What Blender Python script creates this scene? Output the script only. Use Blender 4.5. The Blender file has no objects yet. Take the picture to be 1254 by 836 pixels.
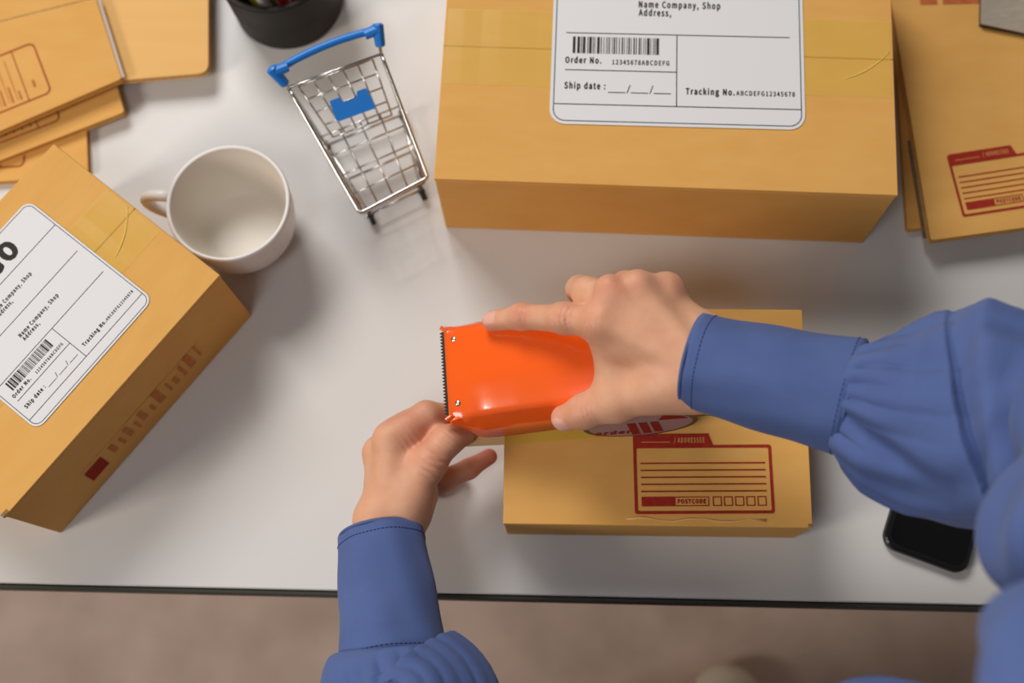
import bpy, bmesh, math, random
import numpy as np
from mathutils import Matrix, Vector
random.seed(4); np.random.seed(4)
SC = bpy.context.scene
COL = SC.collection
T = 0.74                      # table height
D = 0.86                      # camera height above the table top
F = 1500.0                    # focal length in pixels of the 1254 x 836 frame
M = np.array([[0.999294756893733, -0.015423889429042688, 0.03423583618922777],
              [0.023966501904957013, 0.9638658046718136, -0.26530796703227183],
              [-0.02890667104899256, 0.26594137365073156, 0.9635557016330853]])

# ------------------------------------------------------------------ camera
cam = bpy.data.cameras.new('camera')
co = bpy.data.objects.new('camera', cam); COL.objects.link(co)
cam.sensor_width = 36.0; cam.lens = F * 36.0 / 1254.0
cam.clip_start = 0.02
co.matrix_world = Matrix.Translation((0, 0, T + D)) @ Matrix([list(r) for r in M]).to_4x4()
cam.dof.use_dof = True; cam.dof.focus_distance = 0.765; cam.dof.aperture_fstop = 4.0
SC.camera = co

# ------------------------------------------------------------------ light
w = bpy.data.worlds.new('room_light'); SC.world = w; w.use_nodes = True
w.node_tree.nodes['Background'].inputs[0].default_value = (1.0, 0.93, 0.86, 1)
w.node_tree.nodes['Background'].inputs[1].default_value = 0.085

def area(name, loc, target, size, power, col, size_y=None):
    l = bpy.data.lights.new(name, 'AREA'); l.energy = power; l.color = col
    l.shape = 'RECTANGLE'; l.size = size; l.size_y = size_y or size
    o = bpy.data.objects.new(name, l); COL.objects.link(o)
    o.location = loc
    d = Vector(target) - Vector(loc)
    o.rotation_euler = d.to_track_quat('-Z', 'Y').to_euler()
    return o
area('window_daylight', (-1.05, 2.15, T + 2.25), (0, 0.3, T), 1.25, 62, (1.0, 0.985, 0.97), 1.25)
area('ceiling_lamp', (-0.38, -0.36, T + 1.45), (0, 0.3, T), 0.36, 3.6, (0.97, 0.98, 1.0))
area('fill_light', (-1.75, -0.65, T + 1.25), (0.1, 0.3, T), 0.5, 18, (1.0, 0.93, 0.84))  # added unseen fill, brightens the large carton's front face and the floor
SC.view_settings.view_transform = 'Standard'
SC.view_settings.look = 'None'
SC.view_settings.exposure = 0.10
SC.view_settings.gamma = 1.0
SC.view_settings.use_curve_mapping = False

# ------------------------------------------------------------------ helpers
def at(px, py, z=0.0):
    """point at height z above the table seen at a pixel of the photograph"""
    r = M @ np.array([px - 627.0, -(py - 418.0), -F])
    t = (z - D) / r[2]
    return np.array([0, 0, D + T]) + t * r

def lin(c):
    c = c / 255.0
    return c / 12.92 if c <= 0.04045 else ((c + 0.055) / 1.055) ** 2.4
def srgb(r, g, b): return (lin(r), lin(g), lin(b), 1)

def mat(name, col, rough=0.5, metal=0.0, spec=0.5, coat=0.0, sheen=0.0, var=None, vscale=30, bump=None, bscale=400,
        bdist=0.0005, alpha=1.0, trans=0.0, stretch=None, sss=0.0):
    m = bpy.data.materials.new(name); m.use_nodes = True
    nt = m.node_tree; b = nt.nodes['Principled BSDF']
    b.inputs['Base Color'].default_value = col
    b.inputs['Roughness'].default_value = rough
    b.inputs['Metallic'].default_value = metal
    b.inputs['Specular IOR Level'].default_value = spec
    b.inputs['Coat Weight'].default_value = coat
    b.inputs['Coat Roughness'].default_value = 0.06
    b.inputs['Sheen Weight'].default_value = sheen
    b.inputs['Alpha'].default_value = alpha
    b.inputs['Transmission Weight'].default_value = trans
    if sss:
        b.inputs['Subsurface Weight'].default_value = sss
        b.inputs['Subsurface Radius'].default_value = (1.0, 0.35, 0.2)
        b.inputs['Subsurface Scale'].default_value = 0.006
    tc = nt.nodes.new('ShaderNodeTexCoord')
    src = tc.outputs['Object']
    if stretch:
        mp = nt.nodes.new('ShaderNodeMapping'); mp.inputs['Scale'].default_value = stretch
        nt.links.new(src, mp.inputs['Vector']); src = mp.outputs['Vector']
    if var:
        n = nt.nodes.new('ShaderNodeTexNoise'); n.inputs['Scale'].default_value = vscale; n.inputs['Detail'].default_value = 5
        nt.links.new(src, n.inputs['Vector'])
        r = nt.nodes.new('ShaderNodeValToRGB')
        r.color_ramp.elements[0].position = 0.3; r.color_ramp.elements[1].position = 0.7
        r.color_ramp.elements[0].color = var; r.color_ramp.elements[1].color = col
        nt.links.new(n.outputs['Fac'], r.inputs['Fac']); nt.links.new(r.outputs['Color'], b.inputs['Base Color'])
    if bump:
        n = nt.nodes.new('ShaderNodeTexNoise'); n.inputs['Scale'].default_value = bscale; n.inputs['Detail'].default_value = 3
        nt.links.new(src, n.inputs['Vector'])
        bp = nt.nodes.new('ShaderNodeBump'); bp.inputs['Strength'].default_value = bump; bp.inputs['Distance'].default_value = bdist
        nt.links.new(n.outputs['Fac'], bp.inputs['Height']); nt.links.new(bp.outputs['Normal'], b.inputs['Normal'])
    return m

MAT = {}
MAT['card'] = mat('cardboard', srgb(222, 168, 92), 0.75, spec=0.25, var=srgb(217, 161, 84), vscale=26, bump=0.14, bscale=110, stretch=(1, 3, 1.5))
MAT['card_pale'] = mat('pale_cardboard', srgb(232, 182, 112), 0.75, spec=0.25, var=srgb(228, 177, 107), vscale=14, bump=0.12, bscale=150, stretch=(0.35, 6, 1))
MAT['card_edge'] = mat('cardboard_edge', srgb(196, 160, 115), 0.9, spec=0.1, var=srgb(150, 118, 80), vscale=300)
MAT['card_core'] = mat('cardboard_core', srgb(160, 128, 90), 0.95, spec=0.1, var=srgb(120, 94, 64), vscale=400)
MAT['grey_board'] = mat('grey_cloth_board', srgb(172, 160, 144), 0.9, spec=0.1, var=srgb(160, 148, 132), vscale=120, bump=0.3, bscale=700, stretch=(1, 4, 1))
MAT['dark_edge'] = mat('dark_board_edge', srgb(88, 66, 40), 0.9)
MAT['red_ink'] = mat('red_ink', srgb(150, 38, 30), 0.8, spec=0.1, var=srgb(165, 52, 38), vscale=220)
MAT['red_ink_faded'] = mat('faded_red_ink', srgb(178, 84, 52), 0.8, spec=0.1, var=srgb(194, 116, 66), vscale=160)
MAT['red_ink_faint'] = mat('faint_red_ink', srgb(188, 112, 66), 0.8, spec=0.1, var=srgb(204, 138, 76), vscale=140)
MAT['card_print'] = mat('bare_card_in_print', srgb(206, 140, 80), 0.8, spec=0.1)
MAT['label'] = mat('white_label_paper', srgb(224, 222, 222), 0.6, spec=0.3)
MAT['ink'] = mat('black_ink', srgb(62, 56, 52), 0.8, spec=0.1)
MAT['ink_blue'] = mat('grey_blue_ink', srgb(96, 104, 116), 0.8, spec=0.1)
MAT['tape'] = mat('packing_tape', srgb(240, 208, 96), 0.2, spec=0.5, alpha=0.34)
MAT['tape_ridge'] = mat('tape_wrinkle_film', srgb(238, 206, 110), 0.25, spec=0.5)
MAT['raw_edge'] = mat('pale_raw_edge', srgb(206, 190, 176), 0.9)
MAT['grey_core'] = mat('grey_corrugated_edge', srgb(118, 102, 80), 0.95, var=srgb(84, 72, 54), vscale=260)
MAT['cup_inside'] = mat('warm_cup_inside', srgb(226, 217, 204), 0.4, spec=0.4)  # inside of the mug, a warmer beige than the outside
MAT['tape_loose'] = mat('loose_packing_tape', srgb(216, 178, 74), 0.25, spec=0.5, alpha=0.85)
MAT['tape_roll'] = mat('wound_tape', srgb(150, 120, 44), 0.3, spec=0.5, coat=0.3)
MAT['tape_edge'] = mat('wound_tape_side', srgb(104, 84, 40), 0.5, var=srgb(84, 66, 30), vscale=600)
MAT['core'] = mat('roll_cover_pink', srgb(176, 138, 142), 0.5)
MAT['orange'] = mat('orange_plastic', srgb(252, 98, 24), 0.2, spec=0.5, coat=0.75)
MAT['steel'] = mat('blade_steel', srgb(70, 66, 62), 0.4, metal=0.9)
MAT['chrome'] = mat('chrome_wire', srgb(206, 202, 198), 0.22, metal=1.0)
MAT['blue'] = mat('blue_plastic', srgb(18, 122, 212), 0.4, spec=0.5)
MAT['black'] = mat('black_rubber', srgb(34, 34, 34), 0.6)
MAT['cup_black'] = mat('dark_pen_cup', srgb(40, 37, 31), 0.55, spec=0.25, var=srgb(33, 30, 25), vscale=30, bump=0.2, bscale=900)
MAT['porcelain'] = mat('white_porcelain', srgb(230, 224, 218), 0.3, spec=0.4, coat=0.05)
MAT['phone'] = mat('phone_body', srgb(22, 22, 23), 0.3, spec=0.4)
MAT['screen'] = mat('phone_glass', srgb(16, 16, 17), 0.12, spec=0.35)
MAT['table'] = mat('white_laminate', srgb(214, 211, 208), 0.38, spec=0.35, var=srgb(211, 207, 203), vscale=6, bump=0.05, bscale=500)
MAT['band'] = mat('dark_edge_band', srgb(42, 40, 30), 0.6)
MAT['leg'] = mat('grey_steel_leg', srgb(130, 130, 130), 0.5, metal=0.5)
MAT['carpet'] = mat('taupe_carpet', srgb(238, 214, 200), 0.95, spec=0.05, var=srgb(208, 184, 168), vscale=9, bump=0.6, bscale=500, bdist=0.003)
MAT['cloth'] = mat('blue_cotton', srgb(84, 102, 150), 0.85, spec=0.12, sheen=0.10, var=srgb(76, 93, 141), vscale=25, bump=0.35, bscale=1500, bdist=0.0004)
MAT['thread'] = mat('navy_thread', srgb(44, 58, 112), 0.9, spec=0.1)
MAT['trouser'] = mat('dark_trouser_cloth', srgb(52, 56, 72), 0.9, spec=0.1)
MAT['shoe'] = mat('cream_shoe', srgb(246, 234, 212), 0.6, var=srgb(240, 226, 204), vscale=20)
MAT['pen_red'] = mat('red_pen', srgb(190, 40, 36), 0.35)
MAT['pen_yellow'] = mat('yellow_pen', srgb(206, 196, 40), 0.35)
MAT['pen_white'] = mat('white_pen', srgb(225, 220, 214), 0.35)
MAT['pen_green'] = mat('green_pen', srgb(70, 120, 60), 0.35)

def skin_material():
    m = bpy.data.materials.new('skin'); m.use_nodes = True
    nt = m.node_tree; b = nt.nodes['Principled BSDF']
    a = nt.nodes.new('ShaderNodeVertexColor'); a.layer_name = 'tone'
    n = nt.nodes.new('ShaderNodeTexNoise'); n.inputs['Scale'].default_value = 90; n.inputs['Detail'].default_value = 4
    tc = nt.nodes.new('ShaderNodeTexCoord'); nt.links.new(tc.outputs['Object'], n.inputs['Vector'])
    mx = nt.nodes.new('ShaderNodeMixRGB'); mx.blend_type = 'MULTIPLY'
    r = nt.nodes.new('ShaderNodeValToRGB')
    r.color_ramp.elements[0].position = 0.3; r.color_ramp.elements[1].position = 0.7
    r.color_ramp.elements[0].color = (0.93, 0.87, 0.85, 1); r.color_ramp.elements[1].color = (1, 1, 1, 1)
    nt.links.new(n.outputs['Fac'], r.inputs['Fac'])
    mx.inputs['Fac'].default_value = 1
    nt.links.new(a.outputs['Color'], mx.inputs['Color1']); nt.links.new(r.outputs['Color'], mx.inputs['Color2'])
    nt.links.new(mx.outputs['Color'], b.inputs['Base Color'])
    b.inputs['Roughness'].default_value = 0.5; b.inputs['Specular IOR Level'].default_value = 0.35
    b.inputs['Subsurface Weight'].default_value = 0.18
    b.inputs['Subsurface Radius'].default_value = (1.0, 0.35, 0.2); b.inputs['Subsurface Scale'].default_value = 0.004
    v = nt.nodes.new('ShaderNodeTexVoronoi'); v.inputs['Scale'].default_value = 900
    nt.links.new(tc.outputs['Object'], v.inputs['Vector'])
    bp = nt.nodes.new('ShaderNodeBump'); bp.inputs['Strength'].default_value = 0.18; bp.inputs['Distance'].default_value = 0.0003
    nt.links.new(v.outputs['Distance'], bp.inputs['Height']); nt.links.new(bp.outputs['Normal'], b.inputs['Normal'])
    return m
MAT['skin'] = skin_material()

def tag(o, label=None, cat=None, group=None, kind=None):
    if label: o['label'] = label
    if cat: o['category'] = cat
    if group: o['group'] = group
    if kind: o['kind'] = kind
    return o

def thing(name, loc, label, cat, rz=0.0, group=None):
    o = bpy.data.objects.new(name, None); COL.objects.link(o)
    o.empty_display_size = 0.03
    o.location = loc; o.rotation_euler = (0, 0, rz)
    return tag(o, label, cat, group)

def link(name, me, m, parent=None, local=True, smooth=False):
    """link a mesh as ONE object; local=False: the mesh is in world coordinates and the parent is not rotated"""
    o = bpy.data.objects.new(name, me); COL.objects.link(o)
    ms = m if isinstance(m, (list, tuple)) else [m]
    for k in ms: me.materials.append(MAT[k])
    if smooth:
        for p in me.polygons: p.use_smooth = True
    if parent is not None:
        o.parent = parent
        if not local:
            p = parent; off = Vector((0, 0, 0))
            while p is not None: off += p.location; p = p.parent
            o.location = -off
    return o

def pydata(name, v, f):
    me = bpy.data.meshes.new(name)
    me.from_pydata([tuple(map(float, p)) for p in v], [], f); me.update()
    return me

def from_bm(name, bm):
    me = bpy.data.meshes.new(name); bmesh.ops.recalc_face_normals(bm, faces=bm.faces); bm.to_mesh(me); bm.free(); me.update()
    return me

def add_box(bm, c, s, bev=0.0, seg=2, rz=0.0):
    r = bmesh.ops.create_cube(bm, size=1.0)
    vs = r['verts']
    bmesh.ops.scale(bm, vec=s, verts=vs)
    if bev:
        es = list({e for v in vs for e in v.link_edges})
        q = bmesh.ops.bevel(bm, geom=es, offset=bev, segments=seg, profile=0.5, affect='EDGES')
        vs = list({v for f in q['faces'] for v in f.verts} | {v for v in vs if v.is_valid})
        seen = set(vs); st = list(vs)
        while st:
            for e in st.pop().link_edges:
                for v in e.verts:
                    if v not in seen: seen.add(v); st.append(v)
        vs = list(seen)
    if rz: bmesh.ops.rotate(bm, cent=(0, 0, 0), matrix=Matrix.Rotation(rz, 3, 'Z'), verts=vs)
    bmesh.ops.translate(bm, vec=c, verts=vs)
    return vs

def box_mesh(name, c, s, bev=0.0, seg=2):
    bm = bmesh.new(); add_box(bm, c, s, bev, seg); return from_bm(name, bm)

def catmull(P, n):
    P = [np.array(p, float) for p in P]
    P = [2 * P[0] - P[1]] + P + [2 * P[-1] - P[-2]]
    out = []
    m = len(P) - 3
    for k in range(n):
        t = k / (n - 1) * m; i = min(int(t), m - 1); t -= i
        a, b, c, d = P[i:i + 4]
        out.append(0.5 * (2 * b + (c - a) * t + (2 * a - 5 * b + 4 * c - d) * t * t + (3 * b - a - 3 * c + d) * t ** 3))
    return np.array(out)

def tube(P, r, n=8, closed=False):
    """verts, faces of a round bar through points P"""
    P = np.array(P, float); k = len(P)
    R = np.full(k, r) if np.isscalar(r) else np.array(r, float)
    if closed: tg = np.roll(P, -1, 0) - np.roll(P, 1, 0)
    else: tg = np.gradient(P, axis=0)
    tg /= np.linalg.norm(tg, axis=1)[:, None] + 1e-12
    ref = np.array([0.0, 0, 1]) if abs(tg[0][2]) < 0.9 else np.array([1.0, 0, 0])
    v = []; u = None
    for i in range(k):
        u = np.cross(tg[i], ref) if u is None else u - tg[i] * (u @ tg[i])
        u /= np.linalg.norm(u); w_ = np.cross(tg[i], u)
        for j in range(n):
            a = 2 * math.pi * j / n
            v.append(P[i] + R[i] * (math.cos(a) * u + math.sin(a) * w_))
    f = []
    for i in range(k if closed else k - 1):
        for j in range(n):
            a, b = i * n + j, i * n + (j + 1) % n
            c, d = ((i + 1) % k) * n + (j + 1) % n, ((i + 1) % k) * n + j
            f.append((a, b, c, d))
    if not closed:
        f.append(tuple(range(n))[::-1]); f.append(tuple(range((k - 1) * n, k * n)))
    return v, f

class MB:
    def __init__(s): s.v = []; s.f = []; s.m = []
    def add(s, vf, m=0):
        o = len(s.v); s.v += list(vf[0]); s.f += [tuple(i + o for i in f) for f in vf[1]]; s.m += [m] * len(vf[1]); return s
    def build(s, name, m, parent=None, local=True, smooth=False):
        me = pydata(name, s.v, s.f)
        for p, i in zip(me.polygons, s.m): p.material_index = i
        return link(name, me, m, parent, local, smooth)

def lathe(prof, n=48, cx=0, cy=0):
    v = []; f = []
    for r, z in prof:
        for j in range(n):
            a = 2 * math.pi * j / n
            v.append((cx + r * math.cos(a), cy + r * math.sin(a), z))
    for i in range(len(prof) - 1):
        for j in range(n):
            f.append((i * n + j, i * n + (j + 1) % n, (i + 1) * n + (j + 1) % n, (i + 1) * n + j))
    return v, f

def rrect(x0, y0, x1, y1, r, n=6):
    p = []
    for cx, cy, a0 in ((x1 - r, y1 - r, 0), (x0 + r, y1 - r, 90), (x0 + r, y0 + r, 180), (x1 - r, y0 + r, 270)):
        for k in range(n + 1):
            a = math.radians(a0 + 90 * k / n); p.append((cx + r * math.cos(a), cy + r * math.sin(a)))
    return p

FONT = None
try:
    FONT = bpy.data.fonts.load(bpy.utils.system_resource('DATAFILES') + '/fonts/Noto Sans CJK Regular.woff2')   # ships with Blender
except Exception:
    FONT = None

def text_poly(s, size=1.0, fat=0.0):
    c = bpy.data.curves.new('lettering', 'FONT'); c.body = s; c.size = size; c.offset = fat; c.resolution_u = 3; c.space_character = 1.14
    if FONT: c.font = FONT
    o = bpy.data.objects.new('lettering', c); COL.objects.link(o)
    dg = bpy.context.evaluated_depsgraph_get()
    me = bpy.data.meshes.new_from_object(o.evaluated_get(dg))
    v = np.array([list(p.co) for p in me.vertices]); f = [tuple(p.vertices) for p in me.polygons]
    bpy.data.objects.remove(o); bpy.data.curves.remove(c); bpy.data.meshes.remove(me)
    return v, f

class Print:
    """flat printed marks in a local xy plane, each layer a hair above the last"""
    def __init__(s, z=0.00012): s.mb = MB(); s.z = z
    def rect(s, x0, y0, x1, y1, m=0, dz=0.0):
        z = s.z + dz
        s.mb.add(([(x0, y0, z), (x1, y0, z), (x1, y1, z), (x0, y1, z)], [(0, 1, 2, 3)]), m)
    def poly(s, pts, m=0, dz=0.0):
        s.mb.add(([(x, y, s.z + dz) for x, y in pts], [tuple(range(len(pts)))]), m)
    def bar(s, a, b, wd, m=0):
        d = np.array(b, float) - np.array(a, float); n = np.array([-d[1], d[0]]) / np.linalg.norm(d) * wd / 2
        s.poly([a - n, b - n, b + n, a + n], m)
    def frame(s, outer, inner, m=0):
        n = len(outer)
        v = [(x, y, s.z) for x, y in outer] + [(x, y, s.z) for x, y in inner]
        s.mb.add((v, [(i, (i + 1) % n, n + (i + 1) % n, n + i) for i in range(n)]), m)
    def text(s, t, x, y, h, width=None, m=0, fat=0.03, dz=0.0):
        """left end of the baseline at (x, y), capital height h, squeezed or stretched to width"""
        v, f = text_poly(t, 1.0)
        cap = text_poly('H', 1.0)[0][:, 1].max()
        v = v.copy(); v[:, 0] -= v[:, 0].min(); k = h / cap
        kx = width / v[:, 0].max() if width else k
        rings = [fat * (q + 1) / math.ceil(fat / 0.028) for q in range(math.ceil(fat / 0.028))]
        for i, (ox, oy) in enumerate([(g * math.cos(a * math.pi / 4), 0.8 * g * math.sin(a * math.pi / 4)) for g in rings for a in range(0, 8, 1 if len(rings) > 1 else 2)]):     # bold by overprinting
            s.mb.add(([(x + (p[0] + ox) * kx, y + (p[1] + oy) * k, s.z + dz + i * 0.000002) for p in v], f), m)

# ------------------------------------------------------------------ floor and desk
bm = bmesh.new(); add_box(bm, (0, 0.3, -0.02), (5.0, 4.4, 0.04))
tag(link('floor', from_bm('floor', bm), 'carpet'), kind='structure')

Y0 = 0.0530
desk = thing('desk', (0, 0.55, 0), 'white laminate desk with a thin dark edge band, under all the parcels', 'desk')
link('tabletop', box_mesh('tabletop', (0, 0.0015, T - 0.0125), (2.2, 1.0 - 0.003, 0.025), 0.0008, 1), 'table', desk)
desk.location.y = Y0 + 0.5
link('edge_band', box_mesh('edge_band', (0, -0.5 + 0.00075, T - 0.0135), (2.2, 0.0026, 0.025), 0.0004, 1), 'band', desk)['label'] = 'dark edge band'
for sx in (-1, 1):
    for sy in (-1, 1):
        link('leg', box_mesh('leg', (sx * 1.02, sy * 0.42, (T - 0.025) / 2), (0.05, 0.05, T - 0.025), 0.003, 1), 'leg', desk)

# ------------------------------------------------------------------ cardboard boxes
def rel(parent, p):
    """world point -> local point of a thing turned about z"""
    a = parent.rotation_euler.z; d = Vector(p) - parent.location
    c, s = math.cos(-a), math.sin(-a)
    return Vector((c * d.x - s * d.y, s * d.x + c * d.y, d.z))

def parcel(name, c, yaw, wd, dp, h, label, tape=True, tape_w=0.048):
    """sealed carton: body, two top flaps meeting at the seam, side flap edges, tape over the seam"""
    root = thing(name, (c[0], c[1], T), label, 'box', yaw)
    t = 0.003
    bm = bmesh.new()
    add_box(bm, (0, 0, (h - t) / 2), (wd, dp, h - t), 0.0012, 2)
    link('body', from_bm('body', bm), 'card', root)
    for s in (-1, 1):
        bm = bmesh.new()
        add_box(bm, (0, s * (dp / 4 + 0.00015), h - t / 2), (wd + 0.0006, dp / 2 - 0.0002, t), 0.0004, 1)
        link('top_flap', from_bm('top_flap', bm), 'card', root)
    for s in (-1, 1):                                # inner flap edge showing as a second line at each end
        link('inner_flap', box_mesh('inner_flap', (s * (wd / 2 - 0.004), 0, h - t - 0.0014), (0.0095, dp * 0.985, 0.0026), 0.0008, 1), 'card_edge', root)
    if tape:
        mb = MB(); e = 0.0005; n = 24; dr = 0.028
        prof = [(-wd / 2 - e, h - dr)] + [(-wd / 2 - e, h - 0.002), (-wd / 2 + 0.0015, h + 0.00025)]
        prof += [(-wd / 2 + wd * k / n, h + 0.00025 + 0.00012 * math.sin(k * 2.3)) for k in range(1, n)]
        prof += [(wd / 2 - 0.0015, h + 0.00025), (wd / 2 + e, h - 0.002), (wd / 2 + e, h - dr)]
        v = [(x, sy * tape_w / 2, z) for x, z in prof for sy in (-1, 1)]
        f = [(2 * i, 2 * i + 2, 2 * i + 3, 2 * i + 1) for i in range(len(prof) - 1)]
        mb.add((v, f)).build('tape_strip', 'tape', root)['label'] = 'clear yellowish packing tape'
        mb = MB(); q = [(wd / 2 - 0.002 - 0.032 * t_, tape_w * (0.10 - 0.62 * t_ + 0.25 * t_ * t_), h + 0.0003) for t_ in np.linspace(0, 1, 12)]
        mb.add(tube(q, [0.0002 + 0.00025 * math.sin(math.pi * k / 11) for k in range(12)], 6)).build('tape_wrinkle', 'tape_ridge', root, smooth=True)['label'] = 'pale wrinkle in the tape'
    return root

def shipping_label(parent, p, ang, W, h, asp=1.0):
    """white address sticker; p = world point of its lower left corner"""
    H = W * asp
    loc = rel(parent, (p[0], p[1], T + h))
    mb = MB(); o = rrect(0, 0, W, H, 0.062 * W, 8); n = len(o)
    v = [(x, y, 0) for x, y in o] + [(x, y, 0.0002) for x, y in o]
    f = [tuple(range(n, 2 * n))] + [(i, (i + 1) % n, n + (i + 1) % n, n + i) for i in range(n)]
    L = mb.add((v, f)).build('shipping_label', 'label', parent)
    L['label'] = 'white printed shipping label'
    L.location = (loc.x, loc.y, h + 0.0004); L.rotation_euler = (0, 0, ang - parent.rotation_euler.z)
    P = Print(0.0003)
    k = lambda x: x * W
    ky = lambda y: y * H
    def inset(a): return [(k(x), k(y)) for x, y in rrect(a, a, 1 - a, asp - a, 0.062 - a, 8)]
    P.frame(inset(0.012), inset(0.0165), 1)
    lw = 0.0042
    def hl(x0, x1, y): P.rect(k(x0), ky(y) - k(lw / 2), k(x1), ky(y) + k(lw / 2))
    hl(0.0165, 0.9835, 0.074); hl(0.055, 0.498, 0.2026); hl(0.055, 0.945, 0.344)
    hl(0.055, 0.945, 0.55); hl(0.0165, 0.9835, 0.765)
    P.rect(k(0.496), ky(0.074), k(0.5), ky(0.344))
    P.text('CARGO', k(0.17), ky(0.82), ky(0.105), k(0.56), fat=0.030)
    for yy, wd_, wl in ((0.645, 'FROM :', 0.155), (0.43, 'TO :', 0.105)):
        P.text(wd_, k(0.055), ky(yy + 0.058), ky(0.026), k(wl), fat=0.025)
        P.text('Name Company, Shop', k(0.345), ky(yy + 0.018), ky(0.024), k(0.325), fat=0.022)
        P.text('Address,', k(0.345), ky(yy - 0.014), ky(0.024), k(0.128), fat=0.022)
    x = 0.083
    rb = random.Random(11)
    while x < 0.425:                                   # bar code
        b = rb.choice([0.003, 0.004, 0.006, 0.011]); P.rect(k(x), ky(0.266), k(min(x + b, 0.43)), ky(0.33)); x += b + rb.choice([0.003, 0.004, 0.007])
    P.text('Order No.', k(0.056), ky(0.229), ky(0.022), k(0.142), fat=0.025)
    P.text('12345678ABCDEFG', k(0.243), ky(0.227), ky(0.017), k(0.225), fat=0.018)
    P.text('Ship date :', k(0.056), ky(0.132), ky(0.023), k(0.16), fat=0.025)
    for a in (0.228, 0.318, 0.408): P.rect(k(a), ky(0.119), k(a + 0.068), ky(0.1225))
    for a in (0.301, 0.391):
        P.poly([(k(a), ky(0.119)), (k(a + 0.004), ky(0.119)), (k(a + 0.016), ky(0.15)), (k(a + 0.012), ky(0.15))])
    P.text('Tracking No.', k(0.535), ky(0.121), ky(0.022), k(0.19), fat=0.025)
    P.text('ABCDEFG12345678', k(0.733), ky(0.1215), ky(0.0165), k(0.228), fat=0.018)
    P.mb.build('label_print', ['ink', 'ink_blue'], L)
    return L

# big carton across the desk
YB = -0.0264
bigc = (0.0743 - math.sin(-YB) * 0.0, 0.4451 - 0.125 + 0.1)
big = parcel('cardboard_box', (bigc[0] + 0.0006, bigc[1]), YB, 0.3097, 0.2, 0.0931,
             'largest sealed cardboard carton, lying flat with a white label and black bar code', True, 0.058)
p = at(672.5, 151.5, 0.0931); q = at(985.5, 159.5, 0.0931)
shipping_label(big, p, math.atan2(q[1] - p[1], q[0] - p[0]), 0.1735, 0.0931, 1.16)

# tilted carton beside the mug
lf = parcel('cardboard_box', (-0.3461, 0.2191), 0.9237, 0.2038, 0.155, 0.0927,
            'tilted cardboard carton with a white CARGO label, in front of the mug', True, 0.05)
p = at(46, 527, 0.0927); q = at(188, 366.5, 0.0927)
shipping_label(lf, p, math.atan2(q[1] - p[1], q[0] - p[0]), 0.1115, 0.0927, 1.04)
link('corner_slot', box_mesh('corner_slot', (-0.1003, -0.0760, 0.0919), (0.005, 0.0024, 0.0026)), 'card_core', lf)
# faded red printing on the side of the tilted carton (its long side towards the desk edge)
P = Print(0.0)
P.poly([(-0.060, -0.010), (-0.044, -0.010), (-0.043, 0.010), (-0.059, 0.010)], 0)
x = -0.036
for k_, (wd_, h0, h1) in enumerate([(0.006, -0.004, 0.008), (0.004, -0.006, 0.006), (0.006, -0.006, 0.009), (0.003, -0.008, 0.004), (0.007, -0.005, 0.009),
                                    (0.004, -0.007, 0.003), (0.009, -0.007, 0.012), (0.003, -0.006, 0.008), (0.006, -0.006, 0.004), (0.004, -0.007, 0.010), (0.008, -0.006, 0.012), (0.003, -0.004, 0.012)]):
    P.rect(x, h0 * 1.2, x + wd_ * 0.7, h1 * 1.25, 1); x += wd_ + 0.0026
P.rect(-0.060, 0.0160, x, 0.0166, 1)
o = P.mb.build('side_print', ['red_ink', 'red_ink_faint'], lf)
o['label'] = 'faded red printing'
o.location = (0.002, -0.155 / 2 - 0.0004, 0.030); o.rotation_euler = (math.pi / 2, 0, 0)

def address_stamp(parent, p, ang, W, H, z, faded=False, boxes=True, name='address_stamp'):
    """printed address panel with a tab, rules, a postcode row; p = world point of its lower left corner"""
    loc = rel(parent, (p[0], p[1], T + z))
    P = Print(0.0)
    lw = 0.022 * W
    P.frame(rrect(0, 0, W, H, 0.02 * W, 4), rrect(lw, lw, W - lw, H - lw, 0.012 * W, 4), 0)
    P.poly([(0, H - 0.5 * lw), (0.585 * W, H - 0.5 * lw), (0.55 * W, H + 0.085 * W), (0.03 * W, H + 0.085 * W), (0, H + 0.07 * W)], 0, 0.00003)
    P.text('/ ADDRESSEE', 0.30 * W, H + 0.02 * W, 0.034 * W, 0.22 * W, 1, 0.02, 0.00008)
    P.rect(0.06 * W, H + 0.02 * W, 0.27 * W, H + 0.026 * W, 1, 0.00008)
    for k in range(5):
        y = H * (0.315 + 0.102 * k); P.rect(0.05 * W, y, 0.95 * W, y + 0.011 * W, 0)
    y0, y1 = 0.055 * W, 0.125 * W
    P.rect(0.05 * W, y0, 0.285 * W, y1, 0)
    a = 0.008 * W
    def fr(x0, x1): P.frame([(x0, y0), (x1, y0), (x1, y1), (x0, y1)], [(x0 + a, y0 + a), (x1 - a, y0 + a), (x1 - a, y1 - a), (x0 + a, y1 - a)], 0)
    fr(0.285 * W, 0.535 * W)
    P.text('POSTCODE', 0.31 * W, y0 + 0.02 * W, 0.03 * W, 0.2 * W, 0, 0.03)
    if boxes:
        for k in range(5): fr((0.56 + 0.08 * k) * W, (0.625 + 0.08 * k) * W)
    o = P.mb.build(name, ['red_ink_faded' if faded else 'red_ink', 'card_print'], parent)
    o['label'] = 'dark red printed address panel'
    o.location = (loc.x, loc.y, z + 0.0003); o.rotation_euler = (0, 0, ang - parent.rotation_euler.z)
    return o

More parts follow.
